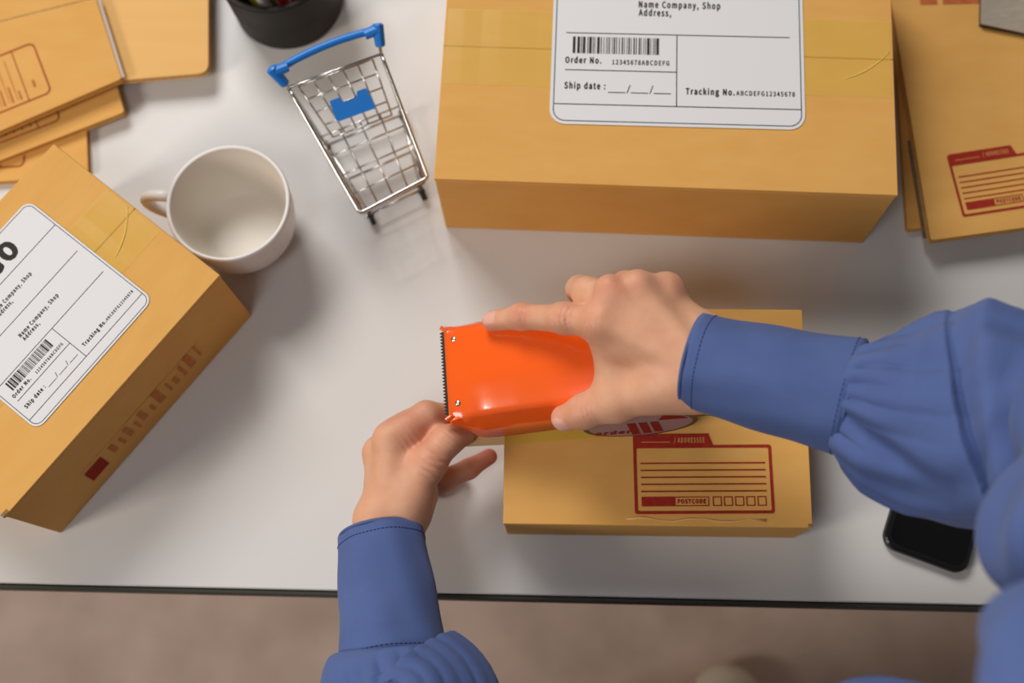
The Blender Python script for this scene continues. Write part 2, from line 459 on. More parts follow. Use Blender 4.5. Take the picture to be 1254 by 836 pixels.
SMH = 0.0600
c_ = at(804, 643.5, SMH)
sm = parcel('cardboard_box', (c_[0], c_[1] + 0.0735), 0.0075, 0.1995, 0.147, SMH,
            'smallest cardboard carton with a dark red printed address panel, under the tape gun', False)
p = at(777.5, 629.5, SMH); q = at(949, 628.5, SMH)
W_ = float(np.linalg.norm(q - p))
address_stamp(sm, p, math.atan2(q[1] - p[1], q[0] - p[0]), W_, W_ * 0.50, SMH)
sm['label'] = 'smallest cardboard carton with a dark red address panel, being taped by hand'
# crumpled front edge crease, its highlight painted in as paler card, and dark split corner
mb = MB()
pts = [(-0.02 + 0.01 * k, -0.0735 + 0.004 + 0.0012 * math.sin(k * 1.7), SMH + 0.0002) for k in range(10)]
mb.add(tube(pts, [0.0002 + 0.0008 * abs(math.sin(k * 1.1 + 0.6)) for k in range(10)], 6)).build('edge_crease', 'card_pale', sm, smooth=True)
link('corner_slot', box_mesh('corner_slot', (0.0985, -0.0722, SMH - 0.0008), (0.003, 0.0022, 0.003)), 'card_core', sm)

# ------------------------------------------------------------------ flattened boxes
def flat_box(name, corners, z0, th, label, group=None, pale=False, crease=None):
    """folded-flat carton: two liner panels with a fluted core showing at its edges.
    corners = four world xy points, anticlockwise"""
    c = np.mean([p[:2] for p in corners], 0)
    root = thing(name, (c[0], c[1], T + z0), label, 'flattened box', 0.0, group)
    q = [(p[0] - c[0], p[1] - c[1]) for p in corners]
    m = 'card_pale' if pale else 'card'
    def slab(poly, za, zb):
        bm = bmesh.new(); vs = [bm.verts.new((x, y, za)) for x, y in poly]
        f = bm.faces.new(vs); e = bmesh.ops.extrude_face_region(bm, geom=[f])
        bmesh.ops.translate(bm, vec=(0, 0, zb - za), verts=[v for v in e['geom'] if isinstance(v, bmesh.types.BMVert)])
        return bm
    def rounded(poly, r=0.004, n=4):
        out = []
        k = len(poly)
        for i in range(k):
            a, b, d = np.array(poly[i - 1]), np.array(poly[i]), np.array(poly[(i + 1) % k])
            u = (a - b) / np.linalg.norm(a - b); w2 = (d - b) / np.linalg.norm(d - b)
            for s in range(n + 1):
                t = s / n; out.append(tuple((1 - t) ** 2 * (b + u * r) + 2 * t * (1 - t) * b + t * t * (b + w2 * r)))
        return out
    rr = 0.008 if pale else 0.0025
    rq = rounded(q, rr)
    a = th * 0.3
    link('bottom_panel', from_bm('bottom_panel', slab(rq, 0, a)), m, root)
    inn = rounded([(x * 0.994, y * 0.994) for x, y in q], rr)
    link('fluted_core', from_bm('fluted_core', slab(inn, a, th - a)), 'card_core', root)
    o = link('top_panel', from_bm('top_panel', slab(rq, th - a, th)), m, root)
    return root

def xy(px, py, z): return at(px, py, z)
zl = [0.0, 0.006, 0.0122, 0.0184]
th = 0.006
def ext(a, b, t): return tuple(np.array(a) + (np.array(b) - np.array(a)) * t)
def quad(z, br, blx, trx, wl, hl_):
    """rectangle from pixel points: its lower right corner, a point on the lower edge, a point on the right edge"""
    a = at(*br, z)[:2]; d1 = at(*blx, z)[:2] - a; d2 = at(*trx, z)[:2] - a
    d1 /= np.linalg.norm(d1); d2 /= np.linalg.norm(d2)
    return [a, a + d2 * hl_, a + d2 * hl_ + d1 * wl, a + d1 * wl]
LD = flat_box('flattened_box', quad(th, (108, 214), (0, 222), (105.5, 150), 0.20, 0.14), 0.0, th, 'lowest flattened box of the pile touching the tilted carton', 'flattened boxes piled by the mug')
LC = flat_box('flattened_box', quad(zl[1] + th, (152, 137), (0, 196), (141, 98), 0.22, 0.14), zl[1], th, 'second flattened box down, fanned out just below the topmost stamped one', 'flattened boxes piled by the mug')
LB = flat_box('flattened_box', quad(zl[2] + th, (255, 89), (160, 97), (255, 0), 0.115, 0.14), zl[2], th, 'pale unprinted flattened box with rounded corners beside the pen cup', 'flattened boxes piled by the mug', pale=True)
LA = flat_box('flattened_box', quad(zl[3] + th, (149, 96), (0, 160), (118, 0), 0.23, 0.15), zl[3], th, 'topmost flattened box with a red outlined address panel, above the tilted carton', 'flattened boxes piled by the mug')
mbs = MB()                                             # pale raw edge of the topmost box
a = at(147.5, 92, zl[3] + th); b = at(118, -2, zl[3] + th)
mbs.add(tube([a + (b - a) * t + np.array([0.0016, 0, -0.0013]) for t in np.linspace(-0.02, 1, 6)], 0.0014, 6)).build('raw_edge', 'raw_edge', LA, local=False)['label'] = 'pale raw edge'
mbs = MB()
a = at(-4, 27, zl[3] + th); b = at(112, -2, zl[3] + th)
mbs.add(tube([a, (a + b) / 2, b], 0.0005, 5)).build('crease', 'card_edge', LA, local=False)

def flat_stamp(parent, z, o_, ux, vy, W, H, kind):
    """red outline panel; o_ = pixel of its lower right corner, ux = pixel along its lower edge, vy = pixel up its right edge"""
    a = at(*o_, z)[:2]; d1 = at(*ux, z)[:2] - a; d1 /= np.linalg.norm(d1)
    ang = math.atan2(-d1[1], -d1[0])
    P = Print(0.0)
    lw = 0.0011
    P.frame(rrect(-W, 0, 0, H, 0.005, 5), rrect(-W + lw, lw, -lw, H - lw, 0.004, 5), 0)
    P.rect(-0.0185, lw, -0.0178, H - lw, 0)
    for k in range(9):
        x = -0.026 - 0.0065 * k
        P.rect(x, 0.005, x + 0.0005, H - 0.006, 1)
        P.rect(x + 0.0022, 0.004, x + 0.0036, 0.004 + 0.016 * (0.5 + 0.5 * math.sin(k * 2.1) ** 2), 1)
    P.rect(-0.0115, 0.01, -0.0095, 0.016, 1)
    o = P.mb.build('address_stamp', ['red_ink', 'red_ink_faded'], parent)
    o['label'] = 'red outlined address panel'
    o.location = (a[0] - parent.location.x, a[1] - parent.location.y, z - (parent.location.z - T) + 0.0003); o.rotation_euler = (0, 0, ang)
flat_stamp(LA, zl[3] + th, (64, 113), (0, 139), None, 0.11, 0.047, 0)
flat_stamp(LC, zl[1] + th, (75, 147), (0, 176), None, 0.11, 0.047, 0)
flat_stamp(LD, zl[0] + th, (30, 204), (0, 206), None, 0.11, 0.047, 0)

def prism(poly, za, zb):
    n = len(poly)
    return ([(x, y, za) for x, y in poly] + [(x, y, zb) for x, y in poly],
            [tuple(range(n))[::-1], tuple(range(n, 2 * n))] + [(i, (i + 1) % n, n + (i + 1) % n, n + i) for i in range(n)])
# pile beside the big carton
RF = flat_box('flattened_box', [at(1111, 281, 0.006)[:2], at(1300, 262, 0.006)[:2], at(1262, -140, 0.006)[:2], at(1082, -140, 0.006)[:2]], 0.0, 0.006,
              'lowest flattened box, its long edge peeping out beside the largest carton', 'flattened boxes piled by the largest carton')
RE2 = flat_box('flattened_box', [at(1133, 288, 0.013)[:2], at(1330, 266, 0.013)[:2], at(1290, -140, 0.013)[:2], at(1079, -140, 0.013)[:2]], 0.0062, 0.007,
               'middle flattened box with a raw corrugated edge in the pile by the largest carton', 'flattened boxes piled by the largest carton')
RE = flat_box('flattened_box', [at(1140, 294, 0.021)[:2], at(1330, 268, 0.021)[:2], at(1290, -140, 0.021)[:2], at(1068, -140, 0.021)[:2]], 0.0134, 0.0076,
              'topmost flattened box with a dark red tabbed address panel, under the grey board', 'flattened boxes piled by the largest carton')
p = at(1179, 266, 0.021); q = at(1290, 249, 0.021)
address_stamp(RE, p, math.atan2(q[1] - p[1], q[0] - p[0]), 0.087, 0.042, 0.021 - 0.0134)
e0 = [at(x, y, 0.0131)[:2] - np.array(RE2.location[:2]) for x, y in ((1112, 172), (1131, 291), (1139, 292), (1121, 172))]
MB().add(prism([tuple(v) for v in e0], 0.0055, 0.0072)).build('corrugated_edge', 'grey_core', RE2)['label'] = 'grey raw corrugated edge'
p = at(1127, 6, 0.021)
P = Print(0.0); P.rect(0, 0, 0.013, 0.008); P.rect(0.017, 0, 0.046, 0.008)
o = P.mb.build('red_print', 'red_ink_faded', RE); o['label'] = 'red printed strip'
o.location = (p[0] - RE.location.x, p[1] - RE.location.y, 0.0079); o.rotation_euler = (0, 0, 0.03)
# grey board
g0 = [at(1201, 29, 0.0255), at(1330, 56, 0.0255), at(1310, -140, 0.0255), at(1204, -140, 0.0255)]
gc = np.mean(g0, 0)
gb = thing('notebook', (gc[0], gc[1], T + 0.0212), 'grey cloth-covered notebook, only its corner showing on the flattened boxes', 'notebook')
gq = [(p[0] - gc[0], p[1] - gc[1]) for p in g0]
MB().add(prism(gq, 0.0, 0.0008)).build('back_cover', 'dark_edge', gb)
MB().add(prism([(x * 0.985, y * 0.985) for x, y in gq], 0.0008, 0.0035)).build('page_block', 'dark_edge', gb)
MB().add(prism(gq, 0.0035, 0.0043)).build('front_cover', 'grey_board', gb)

# ------------------------------------------------------------------ mug
mc = at(279, 247.5, 0.066)
mug = thing('mug', (mc[0], mc[1], T), 'empty white porcelain mug seen from above beside the tilted carton', 'mug')
R_ = 0.0438
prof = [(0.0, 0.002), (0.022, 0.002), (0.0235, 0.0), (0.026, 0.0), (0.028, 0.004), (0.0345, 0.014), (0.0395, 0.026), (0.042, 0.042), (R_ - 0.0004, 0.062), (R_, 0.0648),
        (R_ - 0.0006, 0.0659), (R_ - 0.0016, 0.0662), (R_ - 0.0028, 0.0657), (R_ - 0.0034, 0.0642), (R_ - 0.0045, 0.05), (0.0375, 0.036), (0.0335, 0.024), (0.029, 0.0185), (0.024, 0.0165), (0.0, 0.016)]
MB().add(lathe(prof[:13], 72), 0).add(lathe(prof[12:], 72), 1).build('cup', ['porcelain', 'cup_inside'], mug, smooth=True)
hv = []
ha = math.radians(171)
hd = np.array([math.cos(ha), math.sin(ha)])
for k in range(17):
    t = -1 + 2 * k / 16
    rr_ = 0.039 + 0.029 * math.sqrt(max(0, 1 - t * t * 0.98)); z = 0.038 + 0.021 * t
    hv.append((hd[0] * rr_, hd[1] * rr_, z))
v, f = tube(hv, 0.0042, 12)
MB().add((v, f)).build('handle', 'porcelain', mug, smooth=True)

# ------------------------------------------------------------------ pen cup
pc = at(354, 2, 0.0)
cup = thing('pen_cup', (pc[0], pc[1], T), 'dark round pen cup with coloured pens, cut by the picture edge behind the toy trolley', 'pen cup')
prof = [(0.0, 0.0), (0.0415, 0.0), (0.043, 0.002), (0.0440, 0.03), (0.0455, 0.060), (0.0482, 0.0630), (0.0488, 0.0655), (0.0470, 0.0670), (0.0440, 0.066), (0.0430, 0.06), (0.0415, 0.006), (0.0, 0.0045)]
MB().add(lathe(prof, 64)).build('cup_body', 'cup_black', cup, smooth=True)
for k, (mk, a0, r0, a1, r1, L) in enumerate([('pen_red', -75, 0.020, -80, 0.034, 0.092), ('pen_yellow', -118, 0.024, -122, 0.0345, 0.09), ('pen_white', -97, 0.030, -100, 0.0362, 0.085),
                                             ('pen_red', -55, 0.02, -52, 0.034, 0.095), ('pen_green', -150, 0.01, -150, 0.03, 0.10)]):
    nm = {'pen_red': 'red', 'pen_yellow': 'yellow', 'pen_white': 'white', 'pen_green': 'green'}[mk]
    a0, a1 = math.radians(a0), math.radians(a1)
    base = np.array([pc[0] + r0 * math.cos(a0), pc[1] + r0 * math.sin(a0), T + 0.0052 + (0.0005)])
    tip = np.array([pc[0] + r1 * math.cos(a1), pc[1] + r1 * math.sin(a1), T + L])
    pen = thing('pen', base, [f'{nm} pen standing in the dark pen cup'][0] if k != 3 else 'second red pen in the dark pen cup, farther from the mug', 'pen', 0, 'pens in the dark cup')
    r = 0.0042
    MB().add(tube([base, base + (tip - base) * 0.82], r, 14)).build('barrel', mk, pen, local=False, smooth=False)
    MB().add(tube([base + (tip - base) * 0.82, base + (tip - base) * 0.97, tip], [r * 1.12, r * 1.12, r * 0.7], 14)).build('cap', mk, pen, local=False)

# ------------------------------------------------------------------ toy shopping trolley
RL, RR = at(353, 107, 0.088), at(467, 66, 0.088)
FL, FR = at(441, 261, 0.060), at(524, 217, 0.060)
bl, brr = at(392, 168, 0.045), at(489, 130, 0.045)          # basket floor, rear end
fl_, fr_ = at(446, 261, 0.036), at(519, 224, 0.036)
gl, gr_ = at(400, 178, 0.012), at(493, 140, 0.012)          # base frame
gfl, gfr = at(453, 262, 0.012), at(516, 232, 0.012)
cart0 = (gl + gr_ + gfl + gfr) / 4
cart = thing('shopping_trolley', (cart0[0], cart0[1], T), 'miniature wire shopping trolley with a blue handle, beside the largest carton', 'toy trolley')
L_ = lambda a, b, t: np.array(a) + (np.array(b) - np.array(a)) * t
def rail(mb, pts, r, n=8): mb.add(tube(pts, r, n))
mb = MB()
c1 = [L_(FL, RL, 0.06), FL, L_(FL, FR, 0.06)]; c2 = [L_(FR, FL, 0.06), FR, L_(FR, RR, 0.06)]
rail(mb, catmull([RL, L_(RL, FL, 0.5), c1[0], L_(c1[0], c1[2], 0.5) * 0.5 + FL * 0.5, c1[2], L_(FL, FR, 0.5), c2[0], L_(c2[0], c2[2], 0.5) * 0.5 + FR * 0.5, c2[2], L_(RR, FR, 0.5), RR], 60), 0.0014)
rail(mb, [RL, L_(RL, RR, 0.5), RR], 0.0011)
mb.build('basket_rim', 'chrome', cart, local=False, smooth=True)
def grid_panel(name, a, b, c, d, nu, nv, r=0.0007):
    """wire grid on the quad a-b (bottom), d-c (top)"""
    mb = MB()
    for k in range(nu + 1):
        t = k / nu; rail(mb, [L_(a, b, t), L_(d, c, t)], r, 6)
    for k in range(nv + 1):
        t = k / nv; rail(mb, [L_(a, d, t), L_(b, c, t)], r, 6)
    return mb.build(name, 'chrome', cart, local=False, smooth=True)
grid_panel('side_panel', fl_, bl, RL, FL, 5, 3)
grid_panel('side_panel', fr_, brr, RR, FR, 5, 3)
grid_panel('front_panel', fl_, fr_, FR, FL, 5, 3)
grid_panel('basket_floor', fl_, fr_, brr, bl, 4, 4)
# rear gate tilting into the basket, with the blue seat plate on it
ga, gb2 = at(408, 168, 0.052), at(480, 141, 0.052)
gt1, gt2 = L_(RL, RR, 0.10) - np.array([0, 0, 0.003]), L_(RL, RR, 0.90) - np.array([0, 0, 0.003])
grid_panel('rear_gate', ga, gb2, gt2, gt1, 5, 4)
s1, s2, s3, s4 = at(413, 149, 0.068), at(460, 132, 0.068), at(451, 105, 0.076), at(402, 124, 0.076)
u_ = (s2 - s1); v_ = (s4 - s1); nrm = np.cross(u_, v_); nrm /= np.linalg.norm(nrm)
shape = [(0, 0), (1, 0), (1, 0.55), (0.97, 1), (0.74, 1), (0.66, 0.72), (0.36, 0.72), (0.27, 1), (0.03, 1), (0, 0.55)]
v = [s1 + u_ * x + v_ * y + nrm * 0.0035 * k for k in (0, 1) for x, y in shape]; n = len(shape)
MB().add((v, [tuple(range(n))[::-1], tuple(range(n, 2 * n))] + [(i, (i + 1) % n, n + (i + 1) % n, n + i) for i in range(n)])).build('seat_plate', 'blue', cart, local=False)['label'] = 'blue plastic child seat plate'
# posts, base frame
mb = MB()
HL, HR = at(336, 88, 0.098), at(463, 36, 0.098)
for g, rr_, fb, h_, gf in ((gl, RL, bl, HL, gfl), (gr_, RR, brr, HR, gfr)):
    rail(mb, catmull([gf, L_(gf, g, 0.5), g, L_(g, rr_, 0.5) + np.array([0, 0, 0.004]), rr_, L_(rr_, h_, 0.75)], 26), 0.0012)
rail(mb, [gl, gr_], 0.001); rail(mb, [gfl, gfr], 0.001)
rail(mb, [gfl, L_(fl_, bl, 0.2)], 0.001); rail(mb, [gfr, L_(fr_, brr, 0.2)], 0.001)
rail(mb, [L_(gl, gfl, 0.5), L_(gr_, gfr, 0.5)], 0.001)
mb.build('base_frame', 'chrome', cart, local=False, smooth=True)
mb = MB()
mid = L_(HL, HR, 0.5) + (HR - HL)[[1, 0, 2]] * np.array([-1, 1, 0]) * 0.05
bow = mid - L_(HL, HR, 0.5)
rail(mb, [L_(HL, HR, t) + bow * (4 * t * (1 - t)) for t in np.linspace(0.04, 0.96, 20)], 0.0027, 12)
mb.build('handle', 'blue', cart, local=False, smooth=True)['label'] = 'blue plastic push handle'
for h_, rr_, oth in ((HL, RL, HR), (HR, RR, HL)):
    mb = MB(); d = (rr_ - h_); d /= np.linalg.norm(d); e = (oth - h_) / np.linalg.norm(oth - h_)
    rail(mb, [h_ - d * 0.004, h_ - d * 0.003, h_ + d * 0.011, h_ + d * 0.012], [0.0030, 0.0042, 0.0036, 0.0026], 10)
    rail(mb, [h_ - e * 0.001, h_ + e * 0.010], [0.0042, 0.0036], 10)
    mb.build('handle_bracket', 'blue', cart, local=False)
for g in (gl, gr_, gfl, gfr):
    ax = (gr_ - gl) / np.linalg.norm(gr_ - gl); c = g.copy(); c[2] = T + 0.0062
    o = MB().add(tube([c - ax * 0.0018, c + ax * 0.0018], 0.0062, 18)).build('wheel', 'black', cart, local=False)
    mb = MB(); rail(mb, [c + ax * 0.0026, c + ax * 0.0026 + np.array([0, 0, 0.006])], 0.0008, 6); rail(mb, [c - ax * 0.0026, c - ax * 0.0026 + np.array([0, 0, 0.006])], 0.0008, 6)
    mb.build('caster_fork', 'chrome', cart, local=False)

# ------------------------------------------------------------------ phone
pa, pb = at(1078, 667, 0.008), at(1184, 706, 0.008)
dx = pb - pa; PW = float(np.linalg.norm(dx[:2])); pang = math.atan2(dx[1], dx[0]); PL = PW * 2.05
nx = np.array([-math.sin(pang), math.cos(pang)])
pcen = (pa + pb)[:2] / 2 + nx * PL / 2
ph = thing('smartphone', (pcen[0], pcen[1], T), 'black smartphone lying face up, half hidden by the blue sleeve', 'phone', pang)
mb = MB(); rings = []
for z, ins in ((0.0, 0.0022), (0.0012, 0.0006), (0.004, 0.0), (0.0068, 0.0006), (0.008, 0.0018)):
    rings.append([(x, y, z) for x, y in rrect(-PW / 2 + ins, -PL / 2 + ins, PW / 2 - ins, PL / 2 - ins, 0.0105 - ins * 0.6, 7)])
n = len(rings[0]); v = sum(rings, []); f = [tuple(range(n))[::-1], tuple(range(4 * n, 5 * n))]
for k in range(4): f += [(k * n + i, k * n + (i + 1) % n, (k + 1) * n + (i + 1) % n, (k + 1) * n + i) for i in range(n)]
mb.add((v, f)).build('phone_body', 'phone', ph)
v = [(x, y, 0.0083) for x, y in rrect(-PW / 2 + 0.0045, -PL / 2 + 0.0045, PW / 2 - 0.0045, PL / 2 - 0.0045, 0.007, 7)]
v += [(x, y, 0.008) for x, y, _ in v]
MB().add((v, [tuple(range(n))] + [(i, n + i, n + (i + 1) % n, (i + 1) % n) for i in range(n)])).build('screen', 'screen', ph)['label'] = 'dark glass screen'
for y_ in (0.02, 0.035):
    link('side_button', box_mesh('side_button', (-PW / 2 - 0.0002, y_, 0.0042), (0.001, 0.011, 0.002), 0.0003, 1), 'phone', ph)

# ------------------------------------------------------------------ tape gun
YD = math.radians(5.5)
od = at(547.5, 457, 0.098)
gun = thing('tape_dispenser', (od[0], od[1], T + SMH), 'glossy orange hand tape dispenser with a serrated blade, held over the smallest carton', 'tape dispenser', YD)
ZB = SMH                                                # local z = height above table - ZB
st = [  # u, plate z, half width, drop far side, drop near side   (metres, z above the table)
    (0.0000, 0.0975, 0.0300, 0.0030, 0.0030), (0.0025, 0.0980, 0.0293, 0.0032, 0.0034), (0.0080, 0.1000, 0.0282, 0.0070, 0.0080), (0.016, 0.1034, 0.0280, 0.0150, 0.0165),
    (0.0280, 0.1086, 0.0281, 0.0220, 0.0235), (0.0450, 0.1152, 0.0283, 0.0260, 0.0260), (0.0620, 0.1210, 0.0287, 0.0280, 0.0250), (0.0760, 0.1252, 0.0292, 0.0280, 0.0220),
    (0.0860, 0.1280, 0.0296, 0.0270, 0.0160), (0.0950, 0.1305, 0.0298, 0.0240, 0.0100), (0.1080, 0.1345, 0.0290, 0.0200, 0.0080)]
st = np.array(st)
def nd(t):
    x = -t - 0.30
    return 0.0 if x < -0.12 else (0.0054 * (x + 0.12) ** 2 / 0.48 if x < 0.12 else 0.0054 * x)
us = np.concatenate([np.linspace(0, 0.016, 10), np.linspace(0.018, 0.108, 32)])
sec = []
for u in us:
    z, hw, df, dn = [np.interp(u, st[:, 0], st[:, k]) for k in (1, 2, 3, 4)]
    k = min(1, u / 0.02)
    pts = []
    fl = 0.0105 * k
    pts.append((hw + fl * 0.6, z - df)); pts.append((hw + fl * 0.3, z - df * 0.5)); pts.append((hw + 0.0006, z - min(0.0022, df * 0.5)))
    pts.append((hw - 0.0008, z - 0.0006)); pts.append((hw - 0.0025, z + 0.0002 * k))
    for t in np.linspace(0.85, -0.8, 14):
        # the plate falls away towards its near edge
        pts.append((hw * t, z + (0.0009 * (1 - t * t) - nd(t)) * k))
    e = z - nd(-0.9) * k
    pts.append((-hw + 0.002, e - 0.0004 * k)); pts.append((-hw - 0.0002, e - 0.0012)); pts.append((-hw - 0.0012, e - 0.0030 * max(k, 0.3)))
    pts.append((-hw - 0.0015 - fl * 0.45, z - dn * 0.6 - 0.002 * k)); pts.append((-hw - 0.0018 - fl * 0.9, z - dn - 0.003 * k)); 
    sec.append(pts)
n = len(sec[0]); v = []; f = []
for u, s in zip(us, sec):
    v += [(u, a, b - ZB) for a, b in s]
for i in range(len(us) - 1):
    for j in range(n - 1): f.append((i * n + j, (i + 1) * n + j, (i + 1) * n + j + 1, i * n + j + 1))
shell = MB().add((v, f)).build('body', 'orange', gun, smooth=True)
shell.data.set_sharp_from_angle(angle=math.radians(42)); sm_ = shell.modifiers.new('thickness', 'SOLIDIFY'); sm_.thickness = 0.0018; sm_.offset = 1 if False else -1
link('blade_bar', box_mesh('blade_bar', (0.0012, 0, 0.0985 - ZB), (0.0030, 0.0585, 0.0022), 0.0006, 1), 'orange', gun)
for s in (-1, 1):
    mb = MB(); rail(mb, [(0.001, s * 0.0285, 0.0985 - ZB), (-0.0025, s * 0.0307, 0.0985 - ZB)], 0.0014, 8)
    mb.build('blade_lug', 'orange', gun)
nt_ = 26; bw = 0.0276; v = []
for k in range(nt_ * 2 + 1):
    y = -bw + 2 * bw * k / (nt_ * 2)
    v.append((-0.0034 if k % 2 else -0.0016, y, 0.0988 - ZB))
v2 = [(0.003, y, 0.0988 - ZB) for _, y, _ in v]
m_ = len(v); vv = v + v2; vv = vv + [(x, y, z - 0.0007) for x, y, z in vv]
f = []
for k in range(m_ - 1):
    f += [(k, k + 1, m_ + k + 1, m_ + k), (2 * m_ + k, 3 * m_ + k, 3 * m_ + k + 1, 2 * m_ + k + 1), (k, 2 * m_ + k, 2 * m_ + k + 1, k + 1)]
MB().add((vv, f)).build('serrated_blade', 'steel', gun)['label'] = 'dark serrated cutting blade'
for y_ in (-0.0205, 0.0215):
    pr_ = [(0.0, 0.0015), (0.0012, 0.0013), (0.0021, 0.0008), (0.0025, -0.0006)]
    o = MB().add(lathe(pr_, 16)).build('screw', 'chrome', gun, smooth=True); o.location = (0.0060, y_, np.interp(0.006, st[:, 0], st[:, 1]) - ZB + (0.0004 if y_ < 0 else 0.0010)); o.rotation_euler = (0, -0.3, 0)
    o['label'] = 'small round metal screw'
# axle arm from the plate down to the roll, and the handle loop
RU, RZ, RRAD = 0.1200, 0.0985, 0.0362
mb = MB(); rail(mb, catmull([(0.080, 0.0285, 0.118 - ZB), (0.100, 0.0285, 0.108 - ZB), (RU, 0.0285, RZ - ZB)], 8), 0.0035, 8); rail(mb, [(RU, 0.030, RZ - ZB), (RU, -0.020, RZ - ZB)], 0.006, 16)
mb.build('axle_arm', 'orange', gun, smooth=True)
# tape roll: wound tape ring with pink side covers
def disc_ring(r0, r1, y0, y1, n=56):
    v = []; f = []
    for r, y in ((r0, y0), (r1, y0), (r1, y1), (r0, y1)):
        for k in range(n):
            a = 2 * math.pi * k / n; v.append((r * math.cos(a), y, r * math.sin(a)))
    for i in range(4):
        for k in range(n): f.append((i * n + k, i * n + (k + 1) % n, ((i + 1) % 4) * n + (k + 1) % n, ((i + 1) % 4) * n + k))
    return v, f
roll = MB().add(disc_ring(0.0325, RRAD, -0.0245, 0.024), 0).build('tape_roll', 'tape_edge', gun, smooth=False); roll.location = (RU, -0.0188, RZ - ZB)
roll['label'] = 'roll of yellowish tape'
v, f = disc_ring(0.0002, 0.0328, -0.0246, -0.0232)
cov = MB().add((v, f)).build('roll_cover', 'core', gun); cov.location = (RU, -0.0188, RZ - ZB)
cov['label'] = 'pink disc with dark red stripes'
P = Print(0.0)
for k in range(3):
    x = -0.003 + 0.0072 * k
    P.poly([(x, -0.0295 + 0.0022 * k), (x + 0.0052, -0.0290 + 0.0022 * k), (x - 0.001, 0.008), (x - 0.0062, 0.008)])
P.text('order', -0.0275, -0.0225, 0.0095, 0.0225, 0, 0.03)
P.poly([(0.010, 0.012), (0.029, 0.012), (0.024, 0.0205), (0.012, 0.0275)])
o = P.mb.build('disc_print', 'red_ink', cov); o.location = (0, -0.0248, 0); o.rotation_euler = (math.pi / 2, 0, 0)
# tape running from the roll along the box top to the fingers
mb = MB(); pr_ = []
ux = np.linspace(RU, 0.006, 34)
for u in ux:
    z = SMH + 0.0012 + 0.0052 * (max(0, 0.052 - u) / 0.046) ** 1.5 - ZB
    pr_.append((u, z))
v = []; f = []
for u, z in pr_:
    for y in np.linspace(-0.0425, 0.0055, 6):
        v.append((u, y, z + 0.0016 * math.sin((u - 0.01) * 60) * (y + 0.0425) / 0.048 * (1 if u < 0.05 else 0)))
for i in range(len(pr_) - 1):
    for j in range(5): f.append((i * 6 + j, i * 6 + j + 1, (i + 1) * 6 + j + 1, (i + 1) * 6 + j))
MB().add((v, f)).build('pulled_tape', 'tape_loose', gun, smooth=True)['label'] = 'yellow tape pulled out under the dispenser'

# ------------------------------------------------------------------ person
def smin(a, b, k):
    h = np.clip(0.5 + 0.5 * (b - a) / k, 0, 1)
    return b + (a - b) * h - k * h * (1 - h)
def cone(P, a, b, ra, rb):
    a = np.array(a); b = np.array(b); ba = b - a
    t = np.clip(((P - a) @ ba) / (ba @ ba + 1e-12), 0, 1)
    return np.linalg.norm(P - a - t[:, None] * ba, axis=1) - (ra + (rb - ra) * t)
def chain(P, pts, k=0.004):
    d = None
    for (a, ra), (b, rb) in zip(pts[:-1], pts[1:]):
        e = cone(P, a, b, ra, rb); d = e if d is None else smin(d, e, k)
    return d
def surface_nets(fn, lo, hi, h):
    n = np.ceil((hi - lo) / h).astype(int) + 1
    ax = [lo[i] + h * np.arange(n[i]) for i in range(3)]
    G = np.stack(np.meshgrid(*ax, indexing='ij'), -1).reshape(-1, 3)
    V = np.empty(len(G))
    for s in range(0, len(G), 400000): V[s:s + 400000] = fn(G[s:s + 400000])
    V = V.reshape(n)
    neg = V < 0
    cs = tuple(n - 1)
    cnt = np.zeros(cs); acc = np.zeros(cs + (3,))
    offs = [(i, j, k) for i in (0, 1) for j in (0, 1) for k in (0, 1)]
    def sub(A, o): return A[o[0]:o[0] + cs[0], o[1]:o[1] + cs[1], o[2]:o[2] + cs[2]]
    for o in offs:
        for d in range(3):
            if o[d] == 1: continue
            o2 = list(o); o2[d] = 1
            a, b = sub(V, o), sub(V, o2); x = (a < 0) != (b < 0)
            t = np.where(x, a / np.where(x, a - b, 1), 0)
            p = np.zeros(cs + (3,)); p[...] = o; p[..., d] += t
            acc += np.where(x[..., None], p, 0); cnt += x
    act = cnt > 0
    idx = -np.ones(cs, int); idx[act] = np.arange(act.sum())
    base = np.argwhere(act)
    verts = lo + h * (base + acc[act] / cnt[act][:, None])
    faces = []
    for d in range(3):
        e1, e2 = (d + 1) % 3, (d + 2) % 3
        sl = [slice(0, n[i]) for i in range(3)]; sl[d] = slice(0, n[d] - 1); sa = tuple(sl)
        sl[d] = slice(1, n[d]); sb = tuple(sl)
        x = neg[sa] != neg[sb]
        ii = np.argwhere(x); fl = neg[sa][x]
        ok = (ii[:, e1] > 0) & (ii[:, e2] > 0) & (ii[:, e1] < n[e1] - 1) & (ii[:, e2] < n[e2] - 1)
        ii = ii[ok]; fl = fl[ok]
        def at_(du, dv):
            q = ii.copy(); q[:, e1] -= du; q[:, e2] -= dv; return idx[q[:, 0], q[:, 1], q[:, 2]]
        q = np.stack([at_(0, 0), at_(1, 0), at_(1, 1), at_(0, 1)], 1)
        q[~fl] = q[~fl][:, ::-1]
        faces.append(q)
    return verts, np.concatenate(faces)[:, ::-1]
def project(fn, v, it=2):
    e = 0.0003
    for _ in range(it):
        g = np.stack([(fn(v + d) - fn(v - d)) / (2 * e) for d in np.eye(3) * e], 1)
        v = v - g * (fn(v) / (np.sum(g * g, 1) + 1e-9))[:, None] * 0.9
    return v

A = lambda x, y, z: at(x, y, z)
